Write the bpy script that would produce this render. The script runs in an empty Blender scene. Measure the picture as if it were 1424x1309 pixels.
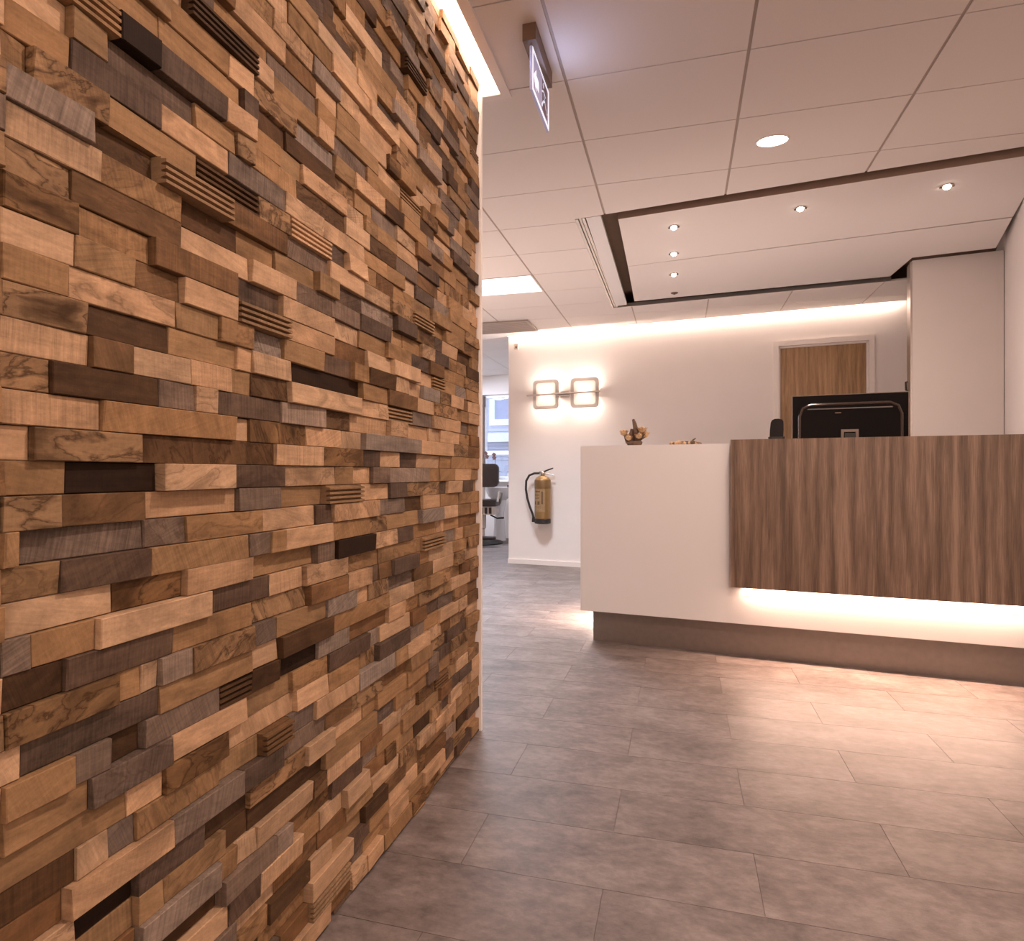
import bpy, bmesh, math, random
from mathutils import Vector, Matrix
random.seed(7)
S = bpy.context.scene
COL = S.collection
R = math.radians

# ------------------------------------------------------------------ camera
FPX, YAW = 862.0, math.atan2(234.0, 862.0)
CAM_H = 1.0
cd = bpy.data.cameras.new('camera')
cd.sensor_width = 36.0
cd.lens = 36.0 * FPX / 1424.0
cd.shift_y = 3.5 / 1424.0
cd.clip_start = 0.02
cam = bpy.data.objects.new('camera', cd)
COL.objects.link(cam)
cam.location = (0, 0, CAM_H)
cam.rotation_euler = (R(90), 0, YAW)
S.camera = cam

# ------------------------------------------------------------------ world, exposure, large lights
w = bpy.data.worlds.new('overcast_sky'); S.world = w; w.use_nodes = True
bg = w.node_tree.nodes['Background']
bg.inputs[0].default_value = (0.74, 0.83, 1.0, 1); bg.inputs[1].default_value = 2.3
S.view_settings.view_transform = 'Standard'; S.view_settings.look = 'None'
S.view_settings.gamma = 1.0; S.view_settings.use_curve_mapping = False
S.view_settings.exposure = 0.0
WARM = (1.0, 0.75, 0.64)
WHITE = (1.0, 0.86, 0.78)

def area(name, loc, aim, sx, sy, power, col=WARM, spread=180):
    l = bpy.data.lights.new(name, 'AREA'); l.shape = 'RECTANGLE'; l.size = sx; l.size_y = sy
    l.energy = power; l.color = col; l.spread = R(spread)
    o = bpy.data.objects.new(name, l); COL.objects.link(o); o.location = loc
    o.rotation_euler = (Vector(aim) - Vector(loc)).to_track_quat('-Z', 'Y').to_euler()
    return o
def spot(name, loc, aim, power, angle, col=WARM, blend=0.6, rad=0.02):
    l = bpy.data.lights.new(name, 'SPOT'); l.energy = power; l.color = col; l.spot_size = R(angle)
    l.spot_blend = blend; l.shadow_soft_size = rad
    o = bpy.data.objects.new(name, l); COL.objects.link(o); o.location = loc
    o.rotation_euler = (Vector(aim) - Vector(loc)).to_track_quat('-Z', 'Y').to_euler()
    return o
def point(name, loc, power, col=WARM, rad=0.02):
    l = bpy.data.lights.new(name, 'POINT'); l.energy = power; l.color = col; l.shadow_soft_size = rad
    o = bpy.data.objects.new(name, l); COL.objects.link(o); o.location = loc
    return o

# added fill light, no fitting: one broad soft source behind the camera
area('entrance_hall_fill', (1.6, -2.3, 1.3), (0.8, 3.0, 1.3), 2.6, 2.0, 40, WARM)
# unseen fills added: behind the desk, round the corridor corner, in the far room
area('worktop_fill', (0.25, 4.25, 0.79), (0.25, 4.25, 2.5), 1.2, 0.30, 10, WARM).rotation_euler = (math.pi, 0, R(-6.86))
area('corridor_fill', (-2.3, 4.4, 1.2), (-2.2, 4.5, 2.5), 1.0, 1.0, 20, WARM)
area('far_room_fill', (-3.2, 7.9, 2.46), (-2.9, 7.9, 0), 1.0, 1.2, 95, (0.76, 0.83, 1.0))

# ------------------------------------------------------------------ materials
def new_mat(name):
    m = bpy.data.materials.new(name); m.use_nodes = True
    nt = m.node_tree; return m, nt, nt.nodes['Principled BSDF']
def N(nt, t, **kw):
    n = nt.nodes.new(t)
    for k, v in kw.items():
        if k.startswith('_'): setattr(n, k[1:], v)
        else: n.inputs[k.replace('__', ' ')].default_value = v
    return n
def L(nt, a, ao, b, bi): nt.links.new(a.outputs[ao], b.inputs[bi])
def plain(name, col, rough=0.5, metal=0.0, vary=0.05, scale=14, bump=0.0, spec=0.5):
    m, nt, p = new_mat(name)
    tc = N(nt, 'ShaderNodeTexCoord'); no = N(nt, 'ShaderNodeTexNoise', Scale=scale, Detail=4.0)
    L(nt, tc, 'Object', no, 'Vector')
    r = N(nt, 'ShaderNodeValToRGB')
    c = r.color_ramp.elements
    c[0].position = 0.3; c[1].position = 0.7
    c[0].color = (*[x * (1 - vary) for x in col], 1); c[1].color = (*[min(1, x * (1 + vary)) for x in col], 1)
    L(nt, no, 'Fac', r, 'Fac'); L(nt, r, 'Color', p, 'Base Color')
    p.inputs['Roughness'].default_value = rough; p.inputs['Metallic'].default_value = metal
    p.inputs['Specular IOR Level'].default_value = spec
    if bump:
        n2 = N(nt, 'ShaderNodeTexNoise', Scale=scale * 12, Detail=3.0); L(nt, tc, 'Object', n2, 'Vector')
        b = N(nt, 'ShaderNodeBump', Strength=bump, Distance=0.002); L(nt, n2, 'Fac', b, 'Height'); L(nt, b, 'Normal', p, 'Normal')
    return m
def glow(name, col, strength):
    m, nt, p = new_mat(name)
    p.inputs['Base Color'].default_value = (0.9, 0.9, 0.9, 1)
    p.inputs['Emission Color'].default_value = (*col, 1); p.inputs['Emission Strength'].default_value = strength
    return m

M = {}
M['wall'] = plain('white_plaster', (0.80, 0.74, 0.70), 0.75, vary=0.012, scale=5, bump=0.12)
M['tile'] = plain('ceiling_board', (0.80, 0.74, 0.70), 0.9, vary=0.015, scale=220, bump=0.25)
M['edge'] = plain('brown_edge_band', (0.40, 0.28, 0.21), 0.7)
M['bar'] = plain('grid_bar_enamel', (0.46, 0.385, 0.335), 0.5, vary=0.02)
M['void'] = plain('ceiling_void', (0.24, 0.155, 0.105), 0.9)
M['white'] = plain('white_lacquer', (0.78, 0.755, 0.74), 0.5, vary=0.01, scale=3)
M['trim'] = plain('white_trim_paint', (0.82, 0.75, 0.70), 0.45, vary=0.01)
M['plinth'] = plain('brushed_plinth_metal', (0.25, 0.20, 0.17), 0.42, 0.55, vary=0.06, scale=30)
M['alu'] = plain('satin_aluminium', (0.62, 0.58, 0.54), 0.32, 0.9, vary=0.04)
M['steel'] = plain('brushed_steel', (0.55, 0.50, 0.46), 0.3, 0.9, vary=0.05)
M['brownsteel'] = plain('dull_steel', (0.17, 0.125, 0.10), 0.4, 0.6)
M['black'] = plain('black_plastic', (0.010, 0.007, 0.006), 0.30, vary=0.1, spec=0.22)
M['blackdull'] = plain('matt_monitor_plastic', (0.0055, 0.0035, 0.0028), 0.6, vary=0.1, spec=0.10)
M['ridge'] = plain('glossy_dark_plastic', (0.05, 0.035, 0.028), 0.18, vary=0.05, spec=0.6)
M['blackm'] = plain('matt_black_plastic', (0.02, 0.015, 0.012), 0.55, vary=0.1)
M['brownbox'] = plain('brown_enamel', (0.16, 0.10, 0.065), 0.5, vary=0.05)
M['gold'] = plain('bronze_paint', (0.31, 0.185, 0.072), 0.38, 0.4, vary=0.06)
M['golddark'] = plain('dark_bronze_paint', (0.20, 0.115, 0.045), 0.4, 0.4, vary=0.06)
M['label'] = plain('printed_label', (0.30, 0.185, 0.085), 0.5, vary=0.12, scale=60)
M['ink'] = plain('label_ink', (0.13, 0.07, 0.03), 0.6)
M['leather'] = plain('brown_leather', (0.026, 0.014, 0.010), 0.42, vary=0.25, scale=9, bump=0.3)
M['ivory'] = plain('ivory_enamel', (0.62, 0.52, 0.44), 0.4)
M['porcelain'] = plain('white_porcelain', (0.82, 0.80, 0.80), 0.2, vary=0.01)
M['driftwood'] = plain('driftwood', (0.14, 0.085, 0.055), 0.85, vary=0.35, scale=40, bump=0.6)
M['dryleaf'] = plain('dried_leaf', (0.10, 0.062, 0.03), 0.8, vary=0.35, scale=40)
M['blossom'] = plain('dried_blossom', (0.50, 0.32, 0.17), 0.8, vary=0.25, scale=50)
M['leaf'] = plain('orchid_leaf', (0.05, 0.06, 0.035), 0.5, vary=0.3)
M['petal'] = plain('orchid_petal', (0.13, 0.06, 0.05), 0.6, vary=0.25)
M['facade'] = plain('pale_facade', (0.58, 0.58, 0.66), 0.9, vary=0.05, scale=2)
M['facadew'] = plain('white_window_paint', (0.9, 0.9, 0.92), 0.5)
M['darkpane'] = plain('dim_window_pane', (0.42, 0.43, 0.55), 0.1)
M['paving'] = plain('outdoor_paving', (0.35, 0.33, 0.32), 0.9, vary=0.2, scale=3)
M['led'] = glow('led_strip_light', (1.0, 0.80, 0.69), 40)
M['ledwall'] = glow('led_wallwash_light', (1.0, 0.80, 0.69), 40)
M['leddesk'] = glow('led_desk_light', (1.0, 0.74, 0.60), 2.6)
M['ledend'] = glow('led_end_light', (1.0, 0.74, 0.60), 60)
M['lamp'] = glow('lamp_light', (1.0, 0.86, 0.76), 30)
M['bulb'] = glow('halogen_bulb_light', (1.0, 0.84, 0.74), 1000)
M['spotlamp'] = glow('halogen_light', (1.0, 0.86, 0.76), 18)
M['panel'] = glow('led_panel_light', (0.93, 0.95, 1.0), 2.2)
M['signlit'] = glow('edge_lit_acrylic', (0.62, 0.62, 1.0), 0.22)
M['signlit'].node_tree.nodes['Principled BSDF'].inputs['Base Color'].default_value = (0.38, 0.36, 0.46, 1)

def glass(name, col, rough, mixw):
    m = bpy.data.materials.new(name); m.use_nodes = True; nt = m.node_tree
    out = nt.nodes['Material Output']; nt.nodes.remove(nt.nodes['Principled BSDF'])
    t = N(nt, 'ShaderNodeBsdfTransparent', Color=(*col, 1)); g = N(nt, 'ShaderNodeBsdfGlossy', Roughness=rough)
    mx = N(nt, 'ShaderNodeMixShader', Fac=mixw); L(nt, t, 0, mx, 1); L(nt, g, 0, mx, 2); L(nt, mx, 0, out, 'Surface')
    return m
M['glass'] = glass('window_glass', (0.93, 0.95, 1.0), 0.02, 0.06)
def frosted(name, ct, cdif):
    m = bpy.data.materials.new(name); m.use_nodes = True; nt = m.node_tree
    out = nt.nodes['Material Output']; nt.nodes.remove(nt.nodes['Principled BSDF'])
    t = N(nt, 'ShaderNodeBsdfTranslucent', Color=(*ct, 1)); d = N(nt, 'ShaderNodeBsdfDiffuse', Color=(*cdif, 1))
    mx = N(nt, 'ShaderNodeMixShader', Fac=0.2); L(nt, t, 0, mx, 1); L(nt, d, 0, mx, 2); L(nt, mx, 0, out, 'Surface')
    return m
M['frost'] = frosted('frosted_glass', (0.9, 0.86, 0.83), (0.75, 0.71, 0.68))
M['glassedge'] = frosted('ground_glass_edge', (0.50, 0.47, 0.45), (0.55, 0.50, 0.48))

def floor_mat():
    m, nt, p = new_mat('stone_look_vinyl')
    geo = N(nt, 'ShaderNodeNewGeometry'); oi = N(nt, 'ShaderNodeObjectInfo')
    off = N(nt, 'ShaderNodeVectorMath', _operation='SCALE'); off.inputs[0].default_value = (31, 17, 5)
    L(nt, oi, 'Random', off, 'Scale')
    ad = N(nt, 'ShaderNodeVectorMath', _operation='ADD'); L(nt, geo, 'Position', ad, 0); L(nt, off, 0, ad, 1)
    mp = N(nt, 'ShaderNodeMapping'); mp.inputs['Scale'].default_value = (1.0, 1.7, 1); L(nt, ad, 0, mp, 'Vector')
    n1 = N(nt, 'ShaderNodeTexNoise', Scale=4.2, Detail=9.0, Roughness=0.68, Distortion=0.4); L(nt, mp, 0, n1, 'Vector')
    n2 = N(nt, 'ShaderNodeTexNoise', Scale=26.0, Detail=6.0, Roughness=0.7); L(nt, mp, 0, n2, 'Vector')
    mx = N(nt, 'ShaderNodeMix'); mx.inputs[0].default_value = 0.42; L(nt, n1, 'Fac', mx, 2); L(nt, n2, 'Fac', mx, 3)
    r = N(nt, 'ShaderNodeValToRGB'); e = r.color_ramp.elements
    e[0].position = 0.36; e[0].color = (0.088, 0.069, 0.062, 1); e[1].position = 0.66; e[1].color = (0.275, 0.232, 0.212, 1)
    q = r.color_ramp.elements.new(0.5); q.color = (0.172, 0.139, 0.126, 1)
    L(nt, mx, 0, r, 'Fac')
    hv = N(nt, 'ShaderNodeHueSaturation'); mr = N(nt, 'ShaderNodeMapRange'); mr.inputs[3].default_value = 0.96; mr.inputs[4].default_value = 1.04
    L(nt, oi, 'Random', mr, 0); L(nt, mr, 0, hv, 'Value'); L(nt, r, 'Color', hv, 'Color'); L(nt, hv, 'Color', p, 'Base Color')
    rr = N(nt, 'ShaderNodeMapRange'); rr.inputs[3].default_value = 0.40; rr.inputs[4].default_value = 0.54; L(nt, n2, 'Fac', rr, 0); L(nt, rr, 0, p, 'Roughness')
    b = N(nt, 'ShaderNodeBump', Strength=0.12, Distance=0.002); L(nt, n2, 'Fac', b, 'Height'); L(nt, b, 'Normal', p, 'Normal')
    return m
M['floor'] = floor_mat()

def oak_mat(name, dark, mid, light, sc=1.0):
    m, nt, p = new_mat(name)
    tc = N(nt, 'ShaderNodeTexCoord')
    mp = N(nt, 'ShaderNodeMapping'); mp.inputs['Scale'].default_value = (11 * sc, 11 * sc, 0.55 * sc); L(nt, tc, 'Object', mp, 'Vector')
    n1 = N(nt, 'ShaderNodeTexNoise', Scale=1.6, Detail=6.0, Roughness=0.62, Distortion=0.5); L(nt, mp, 0, n1, 'Vector')
    mp2 = N(nt, 'ShaderNodeMapping'); mp2.inputs['Scale'].default_value = (120 * sc, 120 * sc, 4.0 * sc); L(nt, tc, 'Object', mp2, 'Vector')
    n2 = N(nt, 'ShaderNodeTexNoise', Scale=2.0, Detail=4.0, Roughness=0.65, Distortion=0.3); L(nt, mp2, 0, n2, 'Vector')
    mp3 = N(nt, 'ShaderNodeMapping'); mp3.inputs['Scale'].default_value = (1, 1, 0.16); L(nt, tc, 'Object', mp3, 'Vector')
    wv = N(nt, 'ShaderNodeTexWave', Scale=5.5 * sc, Distortion=9.0, Detail=3.0); wv.inputs['Detail Scale'].default_value = 1.1; L(nt, mp3, 0, wv, 'Vector')
    mx = N(nt, 'ShaderNodeMix'); mx.inputs[0].default_value = 0.36; L(nt, n1, 'Fac', mx, 2); L(nt, n2, 'Fac', mx, 3)
    mw = N(nt, 'ShaderNodeMix'); mw.inputs[0].default_value = 0.07; L(nt, mx, 0, mw, 2); L(nt, wv, 'Fac', mw, 3)
    r = N(nt, 'ShaderNodeValToRGB'); e = r.color_ramp.elements
    e[0].position = 0.39; e[0].color = (*dark, 1); e[1].position = 0.62; e[1].color = (*light, 1)
    q = r.color_ramp.elements.new(0.5); q.color = (*mid, 1)
    L(nt, mw, 0, r, 'Fac'); L(nt, r, 'Color', p, 'Base Color'); p.inputs['Roughness'].default_value = 0.5
    b = N(nt, 'ShaderNodeBump', Strength=0.12, Distance=0.001); L(nt, n2, 'Fac', b, 'Height'); L(nt, b, 'Normal', p, 'Normal')
    return m
M['oak'] = oak_mat('grey_brown_oak', (0.100, 0.060, 0.037), (0.182, 0.113, 0.073), (0.31, 0.206, 0.140))
M['oakdoor'] = oak_mat('warm_oak', (0.24, 0.135, 0.062), (0.36, 0.21, 0.10), (0.48, 0.30, 0.155), 1.3)

def wood_mat():
    m, nt, p = new_mat('reclaimed_wood')
    wc = N(nt, 'ShaderNodeAttribute', _attribute_name='wc'); ti = N(nt, 'ShaderNodeAttribute', _attribute_name='tint'); sp = N(nt, 'ShaderNodeAttribute', _attribute_name='kindmix')
    sx = N(nt, 'ShaderNodeSeparateColor'); L(nt, sp, 'Color', sx, 'Color')       # r spalt, g saw marks, b blotch
    def mapped(scale):
        q = N(nt, 'ShaderNodeMapping'); q.inputs['Scale'].default_value = scale; L(nt, wc, 'Vector', q, 'Vector'); return q
    g = N(nt, 'ShaderNodeTexNoise', Scale=1.0, Detail=6.0, Roughness=0.65, Distortion=0.6); L(nt, mapped((9, 9, 110)), 0, g, 'Vector')
    sw = N(nt, 'ShaderNodeTexNoise', Scale=1.0, Detail=3.0, Roughness=0.6); L(nt, mapped((260, 260, 9)), 0, sw, 'Vector')
    bl = N(nt, 'ShaderNodeTexNoise', Scale=1.0, Detail=5.0, Roughness=0.6, Distortion=0.8); L(nt, mapped((9, 9, 17)), 0, bl, 'Vector')
    fine = N(nt, 'ShaderNodeTexNoise', Scale=1.0, Detail=3.0, Roughness=0.7); L(nt, mapped((150, 150, 260)), 0, fine, 'Vector')
    def rng(node, out, a, b, lo=0.28, hi=0.72):
        q = N(nt, 'ShaderNodeMapRange'); q.inputs[1].default_value = lo; q.inputs[2].default_value = hi
        q.inputs[3].default_value = a; q.inputs[4].default_value = b; L(nt, node, out, q, 0); return q
    def mul(a, ao, b, bo):
        q = N(nt, 'ShaderNodeMath', _operation='MULTIPLY'); L(nt, a, ao, q, 0); L(nt, b, bo, q, 1); return q
    def lerp1(fac, fo, node):   # mix(1, node, fac)
        q = N(nt, 'ShaderNodeMix'); L(nt, fac, fo, q, 0); q.inputs[2].default_value = 1.0; L(nt, node, 0, q, 3); return q
    v = mul(rng(g, 'Fac', 0.80, 1.16), 0, lerp1(sx, 'Green', rng(sw, 'Fac', 0.62, 1.26)), 0)
    v = mul(v, 0, lerp1(sx, 'Blue', rng(bl, 'Fac', 0.40, 1.36)), 0)
    v = mul(v, 0, rng(fine, 'Fac', 0.88, 1.10), 0)
    vm = N(nt, 'ShaderNodeVectorMath', _operation='SCALE'); L(nt, ti, 'Color', vm, 0); L(nt, v, 0, vm, 'Scale')
    # spalting: dark wandering zone lines and stained patches
    s1 = N(nt, 'ShaderNodeTexNoise', Scale=1.0, Detail=5.0, Roughness=0.52, Distortion=0.45); L(nt, mapped((10, 10, 25)), 0, s1, 'Vector')
    cr = N(nt, 'ShaderNodeValToRGB'); e = cr.color_ramp.elements
    e[0].position = 0.0; e[0].color = (0, 0, 0, 1); e[1].position = 0.455; e[1].color = (0, 0, 0, 1)
    for pos, c in ((0.492, 0.55), (0.502, 0.85), (0.520, 0.30), (0.56, 0.26), (0.60, 0.55), (0.70, 0.9)):
        q = cr.color_ramp.elements.new(pos); q.color = (c, c, c, 1)
    L(nt, s1, 'Fac', cr, 'Fac')
    fac = mul(cr, 'Color', sx, 'Red')
    mx = N(nt, 'ShaderNodeMix', _data_type='RGBA'); L(nt, fac, 0, mx, 0); L(nt, vm, 0, mx, 6); mx.inputs[7].default_value = (0.040, 0.019, 0.008, 1)
    L(nt, mx, 2, p, 'Base Color')
    p.inputs['Roughness'].default_value = 0.72; p.inputs['Specular IOR Level'].default_value = 0.12
    hs = N(nt, 'ShaderNodeMath', _operation='ADD'); L(nt, g, 'Fac', hs, 0); L(nt, sw, 'Fac', hs, 1)
    b = N(nt, 'ShaderNodeBump', Strength=0.28, Distance=0.0015); L(nt, hs, 0, b, 'Height'); L(nt, b, 'Normal', p, 'Normal')
    return m
M['wood'] = wood_mat()

# ------------------------------------------------------------------ helpers
def link(name, me, mat=None, parent=None, kind=None):
    o = bpy.data.objects.new(name, me); COL.objects.link(o)
    if mat is not None and not me.materials: me.materials.append(mat)
    if parent is not None: o.parent = parent
    if kind: o['kind'] = kind
    return o
def fin(name, bm, mat, parent=None, kind=None, smooth=False, bevel=0.0, seg=2):
    if bevel:
        bmesh.ops.bevel(bm, geom=[e for e in bm.edges if len(e.link_faces) == 2 and e.calc_face_angle(0) > 0.6], offset=bevel, segments=seg, affect='EDGES', profile=0.5)
    bmesh.ops.recalc_face_normals(bm, faces=bm.faces)
    if smooth:
        for f in bm.faces: f.smooth = True
        for e in bm.edges:
            if len(e.link_faces) == 2 and e.calc_face_angle(0) > 0.7: e.smooth = False
    me = bpy.data.meshes.new(name); bm.to_mesh(me); bm.free()
    return link(name, me, mat, parent, kind)
def BM(): return bmesh.new()
def box(bm, x0, x1, y0, y1, z0, z1):
    v = [bm.verts.new((x, y, z)) for z in (z0, z1) for y in (y0, y1) for x in (x0, x1)]
    for f in ((0, 2, 3, 1), (4, 5, 7, 6), (0, 1, 5, 4), (2, 6, 7, 3), (0, 4, 6, 2), (1, 3, 7, 5)): bm.faces.new([v[i] for i in f])
    return v
def prism(bm, pts, z0, z1):
    n = len(pts)
    a = [bm.verts.new((p[0], p[1], z0)) for p in pts]; b = [bm.verts.new((p[0], p[1], z1)) for p in pts]
    bm.faces.new(a[::-1]); bm.faces.new(b)
    for i in range(n): bm.faces.new((a[i], a[(i + 1) % n], b[(i + 1) % n], b[i]))
def frame_of(d):
    d = Vector(d).normalized(); u = d.cross(Vector((0, 0, 1)))
    if u.length < 1e-3: u = Vector((1, 0, 0))
    u.normalize(); return d, u, d.cross(u).normalized()
def tube(bm, pts, rad, n=10, cap=True, flat=1.0):
    pts = [Vector(p) for p in pts]; rads = rad if isinstance(rad, (list, tuple)) else [rad] * len(pts)
    rings = []; prev = None
    for i, p in enumerate(pts):
        t = (pts[min(i + 1, len(pts) - 1)] - pts[max(i - 1, 0)])
        d, u, v = frame_of(t)
        if prev is not None:
            u2 = prev - d * prev.dot(d)
            if u2.length > 1e-4: u = u2.normalized(); v = d.cross(u)
        prev = u
        rings.append([bm.verts.new(p + (u * math.cos(2 * math.pi * k / n) + v * flat * math.sin(2 * math.pi * k / n)) * rads[i]) for k in range(n)])
    for a, b in zip(rings, rings[1:]):
        for k in range(n): bm.faces.new((a[k], a[(k + 1) % n], b[(k + 1) % n], b[k]))
    if cap: bm.faces.new(rings[0][::-1]); bm.faces.new(rings[-1])
def lathe(bm, prof, c=(0, 0, 0), n=24, sy=1.0):
    c = Vector(c); rings = []
    for r, z in prof:
        rings.append([bm.verts.new(c + Vector((r * math.cos(2 * math.pi * k / n), sy * r * math.sin(2 * math.pi * k / n), z))) for k in range(n)] if r > 1e-5 else [bm.verts.new(c + Vector((0, 0, z)))])
    for a, b in zip(rings, rings[1:]):
        for k in range(n):
            q = [a[k % len(a)], a[(k + 1) % len(a)], b[(k + 1) % len(b)], b[k % len(b)]]
            f = []
            for x in q:
                if x not in f: f.append(x)
            if len(f) > 2: bm.faces.new(f)
    if len(rings[0]) > 1: bm.faces.new(rings[0][::-1])
    if len(rings[-1]) > 1: bm.faces.new(rings[-1])
def blob(bm, c, rx, ry, rz, seg=10, rings=7, rough=0.0):
    r = bmesh.ops.create_uvsphere(bm, u_segments=seg, v_segments=rings, radius=1.0)
    for v in r['verts']:
        k = 1 + random.uniform(-rough, rough); v.co = Vector((v.co.x * rx * k, v.co.y * ry * k, v.co.z * rz * k)) + Vector(c)
def thing(name, label, cat, loc=(0, 0, 0), rz=0.0, group=None):
    o = bpy.data.objects.new(name, None); COL.objects.link(o); o.empty_display_size = 0.1
    o.location = loc; o.rotation_euler = (0, 0, rz); o['label'] = label; o['category'] = cat; o['kind'] = 'thing'
    if group: o['group'] = group
    return o
def copy_tree(o, parent=None):
    c = o.copy(); COL.objects.link(c)
    if parent is not None: c.parent = parent
    for ch in [x for x in o.children]: copy_tree(ch, c)
    return c
def rounded_rect(w, h, r, n=5):
    out = []
    for cx, cy, a0 in ((w / 2 - r, h / 2 - r, 0), (-w / 2 + r, h / 2 - r, 90), (-w / 2 + r, -h / 2 + r, 180), (w / 2 - r, -h / 2 + r, 270)):
        for k in range(n + 1):
            a = R(a0 + 90 * k / n); out.append((cx + r * math.cos(a), cy + r * math.sin(a)))
    return out
def prism_y(bm, pts, y0, y1):          # outline in x,z extruded along y
    n = len(pts)
    a = [bm.verts.new((p[0], y0, p[1])) for p in pts]; b = [bm.verts.new((p[0], y1, p[1])) for p in pts]
    bm.faces.new(a); bm.faces.new(b[::-1])
    for i in range(n): bm.faces.new((a[i], b[i], b[(i + 1) % n], a[(i + 1) % n]))
def ring_y(bm, outer, inner, y0, y1):   # closed ring between two outlines
    n = len(outer); V = []
    for y in (y0, y1): V.append(([bm.verts.new((p[0], y, p[1])) for p in outer], [bm.verts.new((p[0], y, p[1])) for p in inner]))
    (oa, ia), (ob, ib) = V
    for i in range(n):
        j = (i + 1) % n
        bm.faces.new((oa[i], oa[j], ia[j], ia[i])); bm.faces.new((ob[j], ob[i], ib[i], ib[j]))
        bm.faces.new((oa[j], oa[i], ob[i], ob[j])); bm.faces.new((ia[i], ia[j], ib[j], ib[i]))

H = 2.513
# ------------------------------------------------------------------ floor
DESK_A = R(-6.86); BACK_A = R(-6.6)
bm = BM(); box(bm, -4.3, 3.4, -2.6, 9.6, -0.06, -0.0022)
floor = fin('floor', bm, M['floor'], kind='structure')
def back_y(x): return 6.635 + math.tan(BACK_A) * (x + 1.84)
TW, TH = 0.727, 0.2425
for k in range(-4, 31):
    y0 = 1.737 + TH * k; off = 0.548 if k % 2 == 0 else 0.185
    for j in range(-6, 5):
        x0 = off + TW * j; x1 = x0 + TW
        if x1 < -3.2 or x0 > 2.2: continue
        if x1 < -0.80 and y0 < 2.0: continue
        if x0 > -1.80 and y0 > back_y(x0) + 0.05: continue
        if x0 > 1.75 and y0 < 3.2: continue
        if y0 > 9.0: continue
        if x0 > 0.47 * (y0 + TH) + 0.35 and y0 < 3.0: continue
        bm = BM(); g = 0.0007
        box(bm, x0 + g, x1 - g, y0 + g, y0 + TH - g, -0.004, 0.0)
        fin('floor_tile', bm, M['floor'], floor)

# ------------------------------------------------------------------ ceiling: boards in a grid, the opening over the desk, the light slots
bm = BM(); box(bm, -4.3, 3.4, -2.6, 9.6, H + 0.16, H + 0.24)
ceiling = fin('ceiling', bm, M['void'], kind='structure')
def clip(poly, a, b, c):               # keep a*x + b*y <= c
    out = []
    for i, p in enumerate(poly):
        q = poly[(i + 1) % len(poly)]; dp = a * p[0] + b * p[1] - c; dq = a * q[0] + b * q[1] - c
        if dp <= 0: out.append(p)
        if dp * dq < 0:
            t = dp / (dp - dq); out.append((p[0] + (q[0] - p[0]) * t, p[1] + (q[1] - p[1]) * t))
    return out
def parea(p): return abs(sum(p[i][0] * p[(i + 1) % len(p)][1] - p[(i + 1) % len(p)][0] * p[i][1] for i in range(len(p)))) / 2 if len(p) > 2 else 0
def half(p, q):                        # half plane left of p->q as a*x+b*y<=c
    a, b = (q[1] - p[1]), -(q[0] - p[0]); return a, b, a * p[0] + b * p[1]
def subtract(polys, hole):
    out = []
    for poly in polys:
        rest = poly
        for a, b, c in hole:
            o = clip(rest, -a, -b, -c)
            if parea(o) > 1e-5: out.append(o)
            rest = clip(rest, a, b, c)
            if parea(rest) < 1e-6: break
    return out
def ccw(pts): return [half(pts[i], pts[(i + 1) % len(pts)]) for i in range(len(pts))]
RAILX = -0.607
opening = ccw([(RAILX, 3.664), (2.6, 3.258), (2.6, 5.395), (RAILX, 5.735)])
cove = ccw([(-0.760, -2.5), (-0.668, -2.5), (-0.668, 2.392), (-0.760, 2.392)])
CX = [0.237 + 0.6635 * k for k in range(-6, 6)]; CY = [2.360 + 0.449 * k for k in range(-11, 17)]
LEDPANEL = (CX[3], CX[4], CY[16], CY[17])
slot = 0.055
for i in range(len(CX) - 1):
    for j in range(len(CY) - 1):
        x0, x1, y0, y1 = CX[i] + 0.006, CX[i + 1] - 0.006, CY[j] + 0.0028, CY[j + 1] - 0.0028
        if x1 < -0.8 and y1 < 2.1: continue
        if i == 3 and j == 16: continue
        polys = [[(x0, y0), (x1, y0), (x1, y1), (x0, y1)]]
        polys = subtract(polys, opening); polys = subtract(polys, cove)
        n, t = math.tan(BACK_A), []
        for p in polys:
            a = clip(p, -n, 1, 6.635 + n * 1.84 - slot)          # in front of the light slot at the back wall
            b = clip(clip(p, n, -1, -(6.635 + n * 1.84 - slot)), 1, 0, -1.845)
            t += [q for q in (a, b) if parea(q) > 4e-4]
        polys = [clip(p, -math.sin(BACK_A), math.cos(BACK_A), -math.sin(BACK_A) * -2.749 + math.cos(BACK_A) * 9.191) for p in t]
        polys = [p for p in polys if parea(p) > 4e-4]
        if not polys: continue
        bm = BM()
        for p in polys: prism(bm, p, H, H + 0.016)
        fin('ceiling_tile', bm, M['tile'], ceiling)
def bar_polys(x0, x1, y0, y1):
    polys = subtract([[(x0, y0), (x1, y0), (x1, y1), (x0, y1)]], opening); polys = subtract(polys, cove)
    n = math.tan(BACK_A); out = []
    for p in polys:
        a = clip(p, -n, 1, 6.635 + n * 1.84 - slot); b = clip(clip(p, n, -1, -(6.635 + n * 1.84 - slot)), 1, 0, -1.845)
        out += [q for q in (a, b) if parea(q) > 1e-4]
    return out
for x in CX:
    if x < -2.8: continue
    y0 = 2.1 if x < -0.8 else -2.5
    bm = BM()
    for p in bar_polys(x - 0.014, x + 0.014, y0, 9.3 if x < -1.9 else 6.7): prism(bm, p, H + 0.005, H + 0.0155)
    if len(bm.faces): fin('grid_runner', bm, M['bar'], ceiling)
    else: bm.free()
bm = BM()
for y in CY:
    for p in bar_polys(-2.8 if y > 2.1 else -0.66, 3.2, y - 0.012, y + 0.012): prism(bm, p, H + 0.0095, H + 0.0157)
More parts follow.
